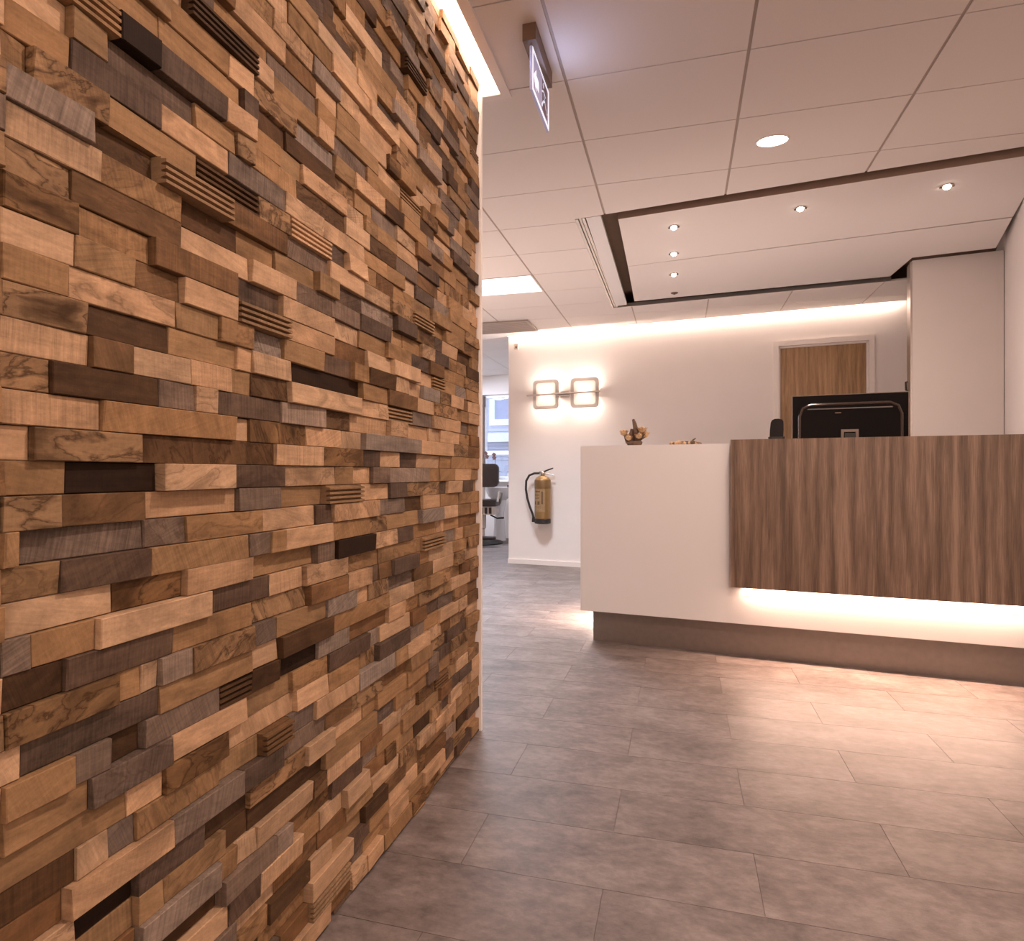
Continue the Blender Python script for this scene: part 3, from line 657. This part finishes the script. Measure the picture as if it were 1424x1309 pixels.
# sliding partition panel behind the desk
pa = thing('partition_panel', 'tall white sliding partition panel beside the right wall behind the monitor', 'partition', (1.579, 4.994, 0), R(-7.8))
bm = BM(); box(bm, 0.012, 0.540, 0.0, 0.10, 0.004, H - 0.004); fin('panel', bm, M['wall'], pa, bevel=0.002, seg=1)
bm = BM(); box(bm, 0.0, 0.012, 0.002, 0.13, 0.004, H - 0.01); fin('edge_profile', bm, M['steel'], pa)
bm = BM(); tube(bm, [(-0.002, 0.09, 1.60), (-0.012, 0.09, 1.60), (-0.014, 0.09, 1.66), (-0.002, 0.09, 1.66)], 0.006, n=8); fin('latch', bm, M['blackm'], pa, smooth=True)

# ------------------------------------------------------------------ ceiling fittings
def downlight(x, y, label, rx=0.066, ry=0.046, power=16, group=None):
    d = thing('ceiling_downlight', label, 'light', (x, y, H - 0.006), 0, group)
    bm = BM(); n = 28
    for r0, r1, z0, z1 in ((1.14, 1.0, 0.006, 0.0), (1.0, 0.97, 0.0, 0.004)):
        a = [bm.verts.new((rx * r0 * math.cos(2 * math.pi * k / n), ry * r0 * math.sin(2 * math.pi * k / n), z0)) for k in range(n)]
        b = [bm.verts.new((rx * r1 * math.cos(2 * math.pi * k / n), ry * r1 * math.sin(2 * math.pi * k / n), z1)) for k in range(n)]
        for k in range(n): bm.faces.new((a[k], a[(k + 1) % n], b[(k + 1) % n], b[k]))
    fin('rim', bm, M['trim'], d, smooth=True)
    bm = BM(); bm.faces.new([bm.verts.new((rx * math.cos(2 * math.pi * k / n), ry * math.sin(2 * math.pi * k / n), 0.003)) for k in range(n)][::-1]); fin('diffuser', bm, M['lamp'], d)
    l = bpy.data.lights.new('downlight_glow', 'AREA'); l.shape = 'DISK'; l.size = 0.11; l.energy = power; l.color = WARM
    o = bpy.data.objects.new('downlight_glow', l); COL.objects.link(o); o.location = (x, y, H - 0.012)
downlight(0.404, 3.028, 'large round bright downlight in the ceiling boards before the desk')
for (x, y, pw) in ((0.404, 1.23, 30), (1.73, 1.23, 12), (0.404, -0.57, 10), (1.73, -0.57, 10)):     # added fill lamps without fittings, unseen above the entrance side
    area('entrance_ceiling_fill', (x, y, H - 0.012), (x, y, 0), 0.12, 0.12, pw, WARM)
SPOTS = [(-0.038, 3.93, 'small halogen spotlight in ceiling board, front one of the left row of three'), (-0.043, 4.405, 'small halogen spotlight in ceiling board, middle one of the left row of three'),
         (-0.047, 4.866, 'small halogen spotlight behind the joint of the ceiling boards, rear of three'), (0.661, 3.842, 'small halogen spotlight at the middle of the front ceiling board'), (1.354, 3.746, 'small halogen spotlight at the right end of the front ceiling board')]
for x, y, lb in SPOTS:
    d = thing('ceiling_spotlight', lb, 'light', (x, y, H - 0.001), DESK_A, 'halogen spotlights over the desk')
    bm = BM(); lathe(bm, [(0.030, 0.0), (0.031, -0.004), (0.024, -0.005), (0.021, 0.0)], n=20); fin('ring', bm, M['steel'], d, smooth=True)
    for sx in (-1, 1):
        bm = BM(); box(bm, sx * 0.026 - 0.007, sx * 0.026 + 0.007, -0.005, 0.005, -0.009, -0.0035); fin('spring_clip', bm, M['brownbox'], d)
    bm = BM(); lathe(bm, [(0.019, -0.003), (0.017, -0.012), (0.010, -0.018), (0.0, -0.020)], n=14); fin('bulb', bm, M['spotlamp'], d, smooth=True)
    spot('halogen_beam', (x, y, H - 0.026), (x, y + 0.05, 0), 13, 95, WARM, 0.9, 0.02)
sn = thing('ceiling_sensor', 'tiny dark sensor near the back edge of the ceiling boards', 'sensor', (-0.047, 5.371, H - 0.001), DESK_A)
bm = BM(); lathe(bm, [(0.030, 0.0), (0.028, -0.007), (0.018, -0.011), (0, -0.011)], n=16, sy=0.8); fin('housing', bm, M['brownbox'], sn, smooth=True)
bm = BM(); blob(bm, (0, 0, -0.011), 0.010, 0.008, 0.005); fin('lens', bm, M['black'], sn, smooth=True)

# lit ceiling panel and air grille over the corridor
lp = thing('ceiling_light_panel', 'rectangular cool white light panel in the corridor ceiling beside the wood wall', 'light', (0, 0, H))
x0, x1, y0, y1 = LEDPANEL
bm = BM(); 
for a in ((x0 + .006, x0 + .018, y0 + .003, y1 - .003), (x1 - .018, x1 - .006, y0 + .003, y1 - .003), (x0 + .018, x1 - .018, y0 + .003, y0 + .014), (x0 + .018, x1 - .018, y1 - .014, y1 - .003)): box(bm, *a, -0.002, 0.012)
fin('frame', bm, M['trim'], lp)
bm = BM(); box(bm, x0 + .018, x1 - .018, y0 + .014, y1 - .014, 0.0, 0.008); fin('diffuser', bm, M['panel'], lp)
area('corridor_panel_glow', ((x0 + x1) / 2, (y0 + y1) / 2, H - 0.012), ((x0 + x1) / 2, (y0 + y1) / 2, 0), 0.6, 0.4, 46, (0.80, 0.87, 1.0), 120)
gr = thing('air_grille', 'beige ventilation grille hanging below the corridor ceiling beyond the light panel', 'vent', (-1.92, 6.14, H))
bm = BM(); box(bm, -0.50, 0.47, -0.205, 0.215, -0.014, -0.001); fin('housing', bm, M['bar'], gr, bevel=0.004)
bm = BM(); ring_y(bm, [(-0.5, -0.215), (0.475, -0.215), (0.475, 0.225), (-0.5, 0.225)], [(-0.48, -0.195), (0.455, -0.195), (0.455, 0.205), (-0.48, 0.205)], -0.02, -0.013)
bmesh.ops.transform(bm, matrix=Matrix(((1, 0, 0, 0), (0, 0, 1, 0), (0, 1, 0, 0), (0, 0, 0, 1))), verts=bm.verts); fin('rim', bm, M['bar'], gr)
for k in range(9):
    y = -0.165 + 0.042 * k; bm = BM(); box(bm, -0.47, 0.445, y, y + 0.018, -0.019, -0.0142); fin('slat', bm, M['bar'], gr)

# emergency exit sign hung from the ceiling
ex = thing('exit_sign', 'edge-lit acrylic emergency exit sign hanging from brown ceiling bracket', 'sign', (-0.490, 2.024, H))
bm = BM(); box(bm, -0.023, 0.023, 0.0, 0.275, -0.058, -0.0008); fin('bracket', bm, M['brownbox'], ex, bevel=0.003)
Y0, Y1, Z0, Z1 = 0.028, 0.305, -0.208, -0.052
bm = BM(); box(bm, -0.004, 0.004, Y0, Y1, Z0, Z1); fin('acrylic_plate', bm, M['signlit'], ex, bevel=0.0012, seg=1)
signgrey = plain('sign_print', (0.20, 0.13, 0.16), 0.5); signwhite = glow('sign_white_print', (0.85, 0.88, 1.0), 0.75)
bm = BM(); ring_y(bm, [(Y0 + .004, Z0 + .004), (Y1 - .004, Z0 + .004), (Y1 - .004, Z1 - .004), (Y0 + .004, Z1 - .004)], [(Y0 + .014, Z0 + .014), (Y1 - .014, Z0 + .014), (Y1 - .014, Z1 - .014), (Y0 + .014, Z1 - .014)], -0.0052, 0.0052)
bmesh.ops.transform(bm, matrix=Matrix(((0, 1, 0, 0), (1, 0, 0, 0), (0, 0, 1, 0), (0, 0, 0, 1))), verts=bm.verts); fin('border', bm, signwhite, ex)
def sign_shape(name, pts, mat):        # pts in (y, z) within the plate, 0..1 each way; printed on both faces
    bm = BM(); q = [(Y0 + p[0] * (Y1 - Y0), Z0 + p[1] * (Z1 - Z0)) for p in pts]; n = len(q)
    a = [bm.verts.new((-0.0048, *p)) for p in q]; b = [bm.verts.new((0.0048, *p)) for p in q]; bm.faces.new(a); bm.faces.new(b[::-1])
    for i in range(n): bm.faces.new((a[i], a[(i + 1) % n], b[(i + 1) % n], b[i]))
    fin(name, bm, mat, ex)
def limb(p, q, wd):
    d = Vector((q[0] - p[0], q[1] - p[1])); d.normalize(); n = Vector((-d.y, d.x)) * wd; return [(p[0] + n.x, p[1] + n.y), (q[0] + n.x, q[1] + n.y), (q[0] - n.x, q[1] - n.y), (p[0] - n.x, p[1] - n.y)]
sign_shape('door_symbol', [(0.58, 0.16), (0.86, 0.16), (0.86, 0.86), (0.58, 0.86)], signgrey)
sign_shape('arrow_symbol', [(0.36, 0.30), (0.22, 0.30), (0.22, 0.18), (0.08, 0.42), (0.22, 0.66), (0.22, 0.54), (0.36, 0.54)], signwhite)
def man(name, pts):
    sign_shape(name, pts, signwhite)
hd = [(0.64 + 0.040 * math.cos(k * math.pi / 5), 0.76 + 0.065 * math.sin(k * math.pi / 5)) for k in range(10)]
man('head_symbol', hd)
for nm, p, q, wd in (('torso_symbol', (0.66, 0.66), (0.71, 0.45), 0.035), ('leg_symbol', (0.71, 0.47), (0.62, 0.36), 0.022), ('leg_symbol', (0.62, 0.37), (0.56, 0.22), 0.020), ('leg_symbol', (0.72, 0.46), (0.80, 0.34), 0.022), ('leg_symbol', (0.80, 0.35), (0.88, 0.30), 0.018), ('arm_symbol', (0.66, 0.64), (0.56, 0.56), 0.018), ('arm_symbol', (0.68, 0.64), (0.78, 0.60), 0.018)):
    man(nm, limb(p, q, wd))
area('exit_sign_glow', (-0.470, 2.17, H - 0.14), (0.2, 2.05, H - 0.06), 0.25, 0.14, 0.42, (0.55, 0.62, 1.0))

# ------------------------------------------------------------------ back wall fittings (local frame of the wall)
BM_M = Matrix.Translation((-1.84, 6.635, 0)) @ Matrix.Rotation(BACK_A, 4, 'Z')
def on_back(s, z, off=0.0): return BM_M @ Vector((s, -off, z))
la = thing('wall_lamp', 'twin-glass wall lamp on steel bar glowing on the white back wall', 'lamp', on_back(0.66, 1.84), BACK_A)
bm = BM(); tube(bm, [(-0.405, -0.105, -0.004), (0.402, -0.105, 0.004)], 0.010, n=10); fin('bar', bm, M['steel'], la, smooth=True)
bm = BM(); prism_y(bm, rounded_rect(0.10, 0.06, 0.015), -0.030, -0.001); tube(bm, [(0, -0.03, 0), (0, -0.105, 0)], 0.009, n=8); fin('wall_mount', bm, M['steel'], la)
bm = BM(); tube(bm, [(-0.06, -0.105, -0.018), (0.07, -0.105, -0.016)], 0.008, n=8); fin('bar_coupling', bm, M['steel'], la, smooth=True)
for cx, wd in ((-0.195, 0.285), (0.232, 0.300)):
    o_ = [(x + cx, z) for x, z in rounded_rect(wd, 0.315, 0.04)]; i_ = [(x + cx, z) for x, z in rounded_rect(wd - 0.065, 0.25, 0.03)]
    bm = BM(); ring_y(bm, o_, i_, -0.094, -0.078); fin('glass_border', bm, M['glassedge'], la)
    bm = BM(); prism_y(bm, i_, -0.090, -0.083); fin('glass_plate', bm, M['frost'], la)
    bm = BM(); tube(bm, [(cx - 0.055, -0.045, 0), (cx + 0.055, -0.045, 0)], 0.008, n=8); fin('bulb', bm, M['bulb'], la, smooth=True)
    for sx in (-1, 1):
        bm = BM(); box(bm, cx + sx * 0.068 - 0.006, cx + sx * 0.068 + 0.006, -0.076, -0.012, -0.020, 0.020); fin('bulb_light_blocker', bm, M['steel'], la)  # opaque side blocks added to throw the lamp's wedge shadows on the wall
se = thing('motion_sensor', 'small grey motion sensor high on the end of the back wall', 'sensor', on_back(0.10, 2.392), BACK_A)
bm = BM(); box(bm, -0.022, 0.022, -0.035, -0.0005, -0.03, 0.03); fin('housing', bm, M['ivory'], se, bevel=0.006)
bm = BM(); blob(bm, (0.006, -0.036, -0.006), 0.014, 0.008, 0.014); fin('lens', bm, M['brownbox'], se, smooth=True)

fe = thing('fire_extinguisher', 'bronze fire extinguisher with black hose hanging on the white back wall', 'extinguisher', on_back(0.435, 0.46, 0.105), BACK_A)
bm = BM(); lathe(bm, [(0.083, 0.055), (0.086, 0.065), (0.086, 0.44), (0.083, 0.468), (0.070, 0.490), (0.045, 0.505), (0.022, 0.512), (0.022, 0.525), (0, 0.525)], n=28); fin('cylinder', bm, M['gold'], fe, smooth=True)
bm = BM(); lathe(bm, [(0.0, 0.002), (0.080, 0.0), (0.087, 0.004), (0.087, 0.050), (0.080, 0.056), (0, 0.056)], n=28); fin('base_ring', bm, M['blackm'], fe, smooth=True)
bm = BM(); lathe(bm, [(0.0865, 0.375), (0.0869, 0.378), (0.0869, 0.462), (0.0840, 0.468)], n=28); fin('shoulder_band', bm, M['golddark'], fe, smooth=True)
def arc_patch(bm, a0, a1, z0, z1, r, n=6):
    q = [[bm.verts.new((r * math.sin(a0 + (a1 - a0) * k / n), -r * math.cos(a0 + (a1 - a0) * k / n), z)) for z in (z0, z1)] for k in range(n + 1)]
    for a, b in zip(q, q[1:]): bm.faces.new((a[0], b[0], b[1], a[1]))
bm = BM(); arc_patch(bm, -0.95, 0.62, 0.13, 0.365, 0.0872, 12); fin('instruction_label', bm, M['label'], fe, smooth=True)
for (a0, a1, z0, z1) in ((-0.75, 0.0, 0.335, 0.352), (-0.85, -0.05, 0.300, 0.312), (-0.85, -0.05, 0.282, 0.288), (-0.85, -0.1, 0.268, 0.274), (-0.85, -0.55, 0.205, 0.240), (-0.35, -0.05, 0.205, 0.240), (-0.8, 0.3, 0.180, 0.187), (-0.8, 0.3, 0.165, 0.171), (0.16, 0.38, 0.21, 0.345)):
    bm = BM(); arc_patch(bm, a0, a1, z0, z1, 0.0875, 4); fin('printed_line', bm, M['ink'], bpy.data.objects[fe.children[-1].name] if False else [c for c in fe.children if c.name.startswith('instruction_label')][0], smooth=True)
bm = BM(); lathe(bm, [(0.020, 0.520), (0.026, 0.526), (0.026, 0.548), (0.014, 0.560), (0, 0.562)], n=14); box(bm, -0.03, 0.02, -0.012, 0.012, 0.532, 0.546); fin('valve', bm, M['steel'], fe, smooth=True)
bm = BM(); tube(bm, [(-0.035, 0, 0.545), (0.02, 0, 0.556), (0.075, 0, 0.578), (0.118, 0, 0.592)], [0.010, 0.009, 0.008, 0.006], n=8); fin('squeeze_lever', bm, M['blackm'], fe, smooth=True)
bm = BM(); tube(bm, [(0.01, 0, 0.530), (0.06, 0, 0.533), (0.118, 0, 0.520)], [0.008, 0.007, 0.005], n=8); fin('carry_handle', bm, M['steel'], fe, smooth=True)
bm = BM(); tube(bm, [(-0.03, 0, 0.538), (-0.09, -0.01, 0.537), (-0.145, -0.02, 0.515), (-0.178, -0.025, 0.455), (-0.180, -0.03, 0.365), (-0.162, -0.035, 0.27), (-0.135, -0.03, 0.18), (-0.108, -0.02, 0.105), (-0.100, -0.015, 0.065)], 0.012, n=10); fin('hose', bm, M['blackm'], fe, smooth=True)
bm = BM(); tube(bm, [(-0.100, -0.015, 0.07), (-0.101, -0.013, 0.015)], [0.014, 0.018], n=10); fin('nozzle', bm, M['blackm'], fe, smooth=True)
bm = BM(); box(bm, -0.03, 0.03, 0.07, 0.104, 0.38, 0.44); fin('wall_bracket', bm, M['steel'], fe)

# ------------------------------------------------------------------ treatment room beyond the corridor
ch = thing('treatment_chair', 'brown leather treatment chair on round base beside the far window', 'chair', (-2.745, 8.42, 0), R(8))
bm = BM(); lathe(bm, [(0.0, 0.0), (0.31, 0.0), (0.32, 0.012), (0.30, 0.03), (0.12, 0.045), (0.06, 0.06), (0, 0.06)], n=32); fin('base_plate', bm, M['blackm'], ch, smooth=True)
bm = BM(); lathe(bm, [(0.06, 0.05), (0.055, 0.20), (0.075, 0.22), (0.075, 0.42), (0, 0.42)], n=20); fin('column', bm, M['ivory'], ch, smooth=True)
bm = BM(); prism(bm, rounded_rect(0.46, 0.44, 0.06), 0.42, 0.535); fin('seat_body', bm, M['ivory'], ch, bevel=0.015)
for k in range(7):
    bm = BM(); box(bm, -0.19 + 0.06 * k - 0.018, -0.19 + 0.06 * k + 0.018, -0.228, -0.215, 0.435, 0.520); fin('seat_rib', bm, M['leather'], ch, bevel=0.004, seg=1)
bm = BM(); prism(bm, rounded_rect(0.50, 0.48, 0.08), 0.535, 0.625); fin('seat', bm, M['leather'], ch, bevel=0.03, seg=3, smooth=True)
bm = BM(); prism_y(bm, [(x, z + 0.965) for x, z in rounded_rect(0.46, 0.34, 0.07)], 0.14, 0.23); fin('backrest', bm, M['leather'], ch, bevel=0.03, seg=3, smooth=True)
bm = BM(); tube(bm, [(0, 0.2, 0.52), (0, 0.23, 0.66), (0, 0.22, 0.86)], 0.022, n=10); fin('backrest_post', bm, M['steel'], ch, smooth=True)
for sx in (-1, 1):
    bm = BM(); tube(bm, [(sx * 0.25, 0.18, 0.56), (sx * 0.285, 0.12, 0.72), (sx * 0.285, -0.16, 0.73), (sx * 0.27, -0.20, 0.60)], 0.016, n=8); fin('armrest', bm, M['steel'], ch, smooth=True)
bm = BM(); tube(bm, [(0, -0.2, 0.45), (0.02, -0.32, 0.30), (0.05, -0.38, 0.16)], 0.024, n=8); fin('footrest_arm', bm, M['ivory'], ch, smooth=True)
bm = BM(); prism(bm, rounded_rect(0.44, 0.16, 0.04), 0.10, 0.14); bmesh.ops.translate(bm, verts=bm.verts, vec=(0.06, -0.44, 0)); fin('footrest', bm, M['leather'], ch, bevel=0.01)
bm = BM(); tube(bm, [(0.14, 0.0, 0.40), (0.24, -0.05, 0.36), (0.34, -0.08, 0.37)], [0.012, 0.010, 0.014], n=8); fin('height_lever', bm, M['blackm'], ch, smooth=True)

ba = thing('wash_basin', 'white pedestal wash basin with dark tap under the far window', 'basin', (-2.60, 8.86, 0), R(-6))
bm = BM(); lathe(bm, [(0.10, 0.0), (0.09, 0.05), (0.07, 0.40), (0.10, 0.60), (0, 0.60)], n=20); fin('pedestal', bm, M['porcelain'], ba, smooth=True)
bm = BM(); lathe(bm, [(0.08, 0.58), (0.17, 0.65), (0.215, 0.76), (0.22, 0.79), (0.20, 0.79), (0.15, 0.68), (0, 0.64)], n=28, sy=0.85); fin('bowl', bm, M['porcelain'], ba, smooth=True)
bm = BM(); tube(bm, [(0.17, -0.02, 0.62), (0.19, -0.02, 0.72), (0.19, -0.02, 0.80)], 0.010, n=8); fin('tap_stem', bm, M['steel'], ba, smooth=True)
bm = BM(); tube(bm, [(0.14, -0.02, 0.805), (0.24, -0.02, 0.805)], [0.020, 0.018], n=8); tube(bm, [(0.19, -0.02, 0.77), (0.19, -0.02, 0.81)], 0.016, n=8); fin('tap_head', bm, M['blackm'], ba, smooth=True)

WM = Matrix.Translation((-2.749, 9.191, 0)) @ Matrix.Rotation(BACK_A, 4, 'Z')
def orchid(s, hgt, lean, label, seed):
    rr = random.Random(seed); o = thing('potted_orchid', label, 'plant', WM @ Vector((s, -0.055, WZ0)), BACK_A)
    bm = BM(); lathe(bm, [(0.032, 0.0), (0.048, 0.09), (0.050, 0.095), (0.043, 0.095), (0.040, 0.085), (0, 0.085)], n=16); fin('pot', bm, M['porcelain'], o, smooth=True)
    tip = Vector((lean, 0.0, hgt))
    bm = BM(); tube(bm, [(0, 0, 0.08), (lean * .2, 0, hgt * .5), (lean * .6, 0, hgt * .85), tip], 0.004, n=6); fin('stem', bm, M['leaf'], o, smooth=True)
    for k in range(4):
        a = rr.uniform(0, 6.28); d = Vector((math.cos(a), math.sin(a) * .5, 0)); n = Vector((-d.y, d.x, 0)) * .018
        bm = BM(); P_ = [Vector((0, 0, .09)), d * .06 + n + Vector((0, 0, .13)), d * .13 + Vector((0, 0, .11)), d * .06 - n + Vector((0, 0, .13))]
        t = [bm.verts.new(p) for p in P_]; b = [bm.verts.new(p - Vector((0, 0, .003))) for p in P_]; bm.faces.new(t); bm.faces.new(b[::-1])
        for i in range(4): bm.faces.new((t[i], b[i], b[(i + 1) % 4], t[(i + 1) % 4]))
        fin('leaf', bm, M['leaf'], o)
    for c in (tip, tip + Vector((lean * .35 + .02, -.01, -.05))):
        bm = BM(); blob(bm, c, .012, .012, .012, 8, 5)
        for k in range(5):
            a = 2 * math.pi * k / 5 + .3; d = Vector((math.cos(a), -.25, math.sin(a))); n = Vector((-math.sin(a), 0, math.cos(a)))
            bm.faces.new([bm.verts.new(c + d * r0 + n * q) for r0, q in ((.006, -.006), (.022, -.017), (.040, 0), (.022, .017), (.006, .006))])
        fin('flower', bm, M['petal'], o)
orchid(-0.17, 0.40, 0.02, 'slender potted orchid with dark flowers beside the blind guide on the far sill', 3)
orchid(0.02, 0.38, -0.03, 'slender potted orchid with dark flowers further along the far window sill', 5)
orchid(0.26, 0.22, 0.04, 'short potted orchid at the wall end of the far sill', 8)

# across the street, seen through the far window
nb = thing('neighbouring_house', 'pale house with white framed windows across the street outside', 'building', (-4.1, 14.0, 0), BACK_A)
bm = BM(); box(bm, -5, 6, 0.0, 0.4, -0.2, 6.5); fin('wall', bm, M['facade'], nb)
for k in range(9):
    bm = BM(); z = 1.30 + 0.085 * k; box(bm, -4.9, 5.9, -0.02, -0.002, z, z + 0.07)
    if z < 2.05: fin('cladding_board', bm, M['facade'], nb)
    else: bm.free()
for cx in (-2.6, -1.2, 0.22, 1.62, 3.0):
    bm = BM(); ring_y(bm, [(cx - .46, 2.12), (cx + .46, 2.12), (cx + .46, 3.4), (cx - .46, 3.4)], [(cx - .33, 2.26), (cx + .33, 2.26), (cx + .33, 3.28), (cx - .33, 3.28)], -0.06, -0.002); wf = fin('window', bm, M['facadew'], nb)
    bm = BM(); box(bm, cx - .33, cx + .33, -0.015, -0.003, 2.26, 3.28); fin('pane', bm, M['darkpane'], wf)
bm = BM(); box(bm, -4.9, 5.9, -0.30, -0.003, 1.72, 1.92); fin('window_ledge', bm, M['facadew'], nb)
bm = BM(); box(bm, -9, 3, 9.7, 15, -0.25, -0.2); fin('ground', bm, M['paving'], kind='structure')
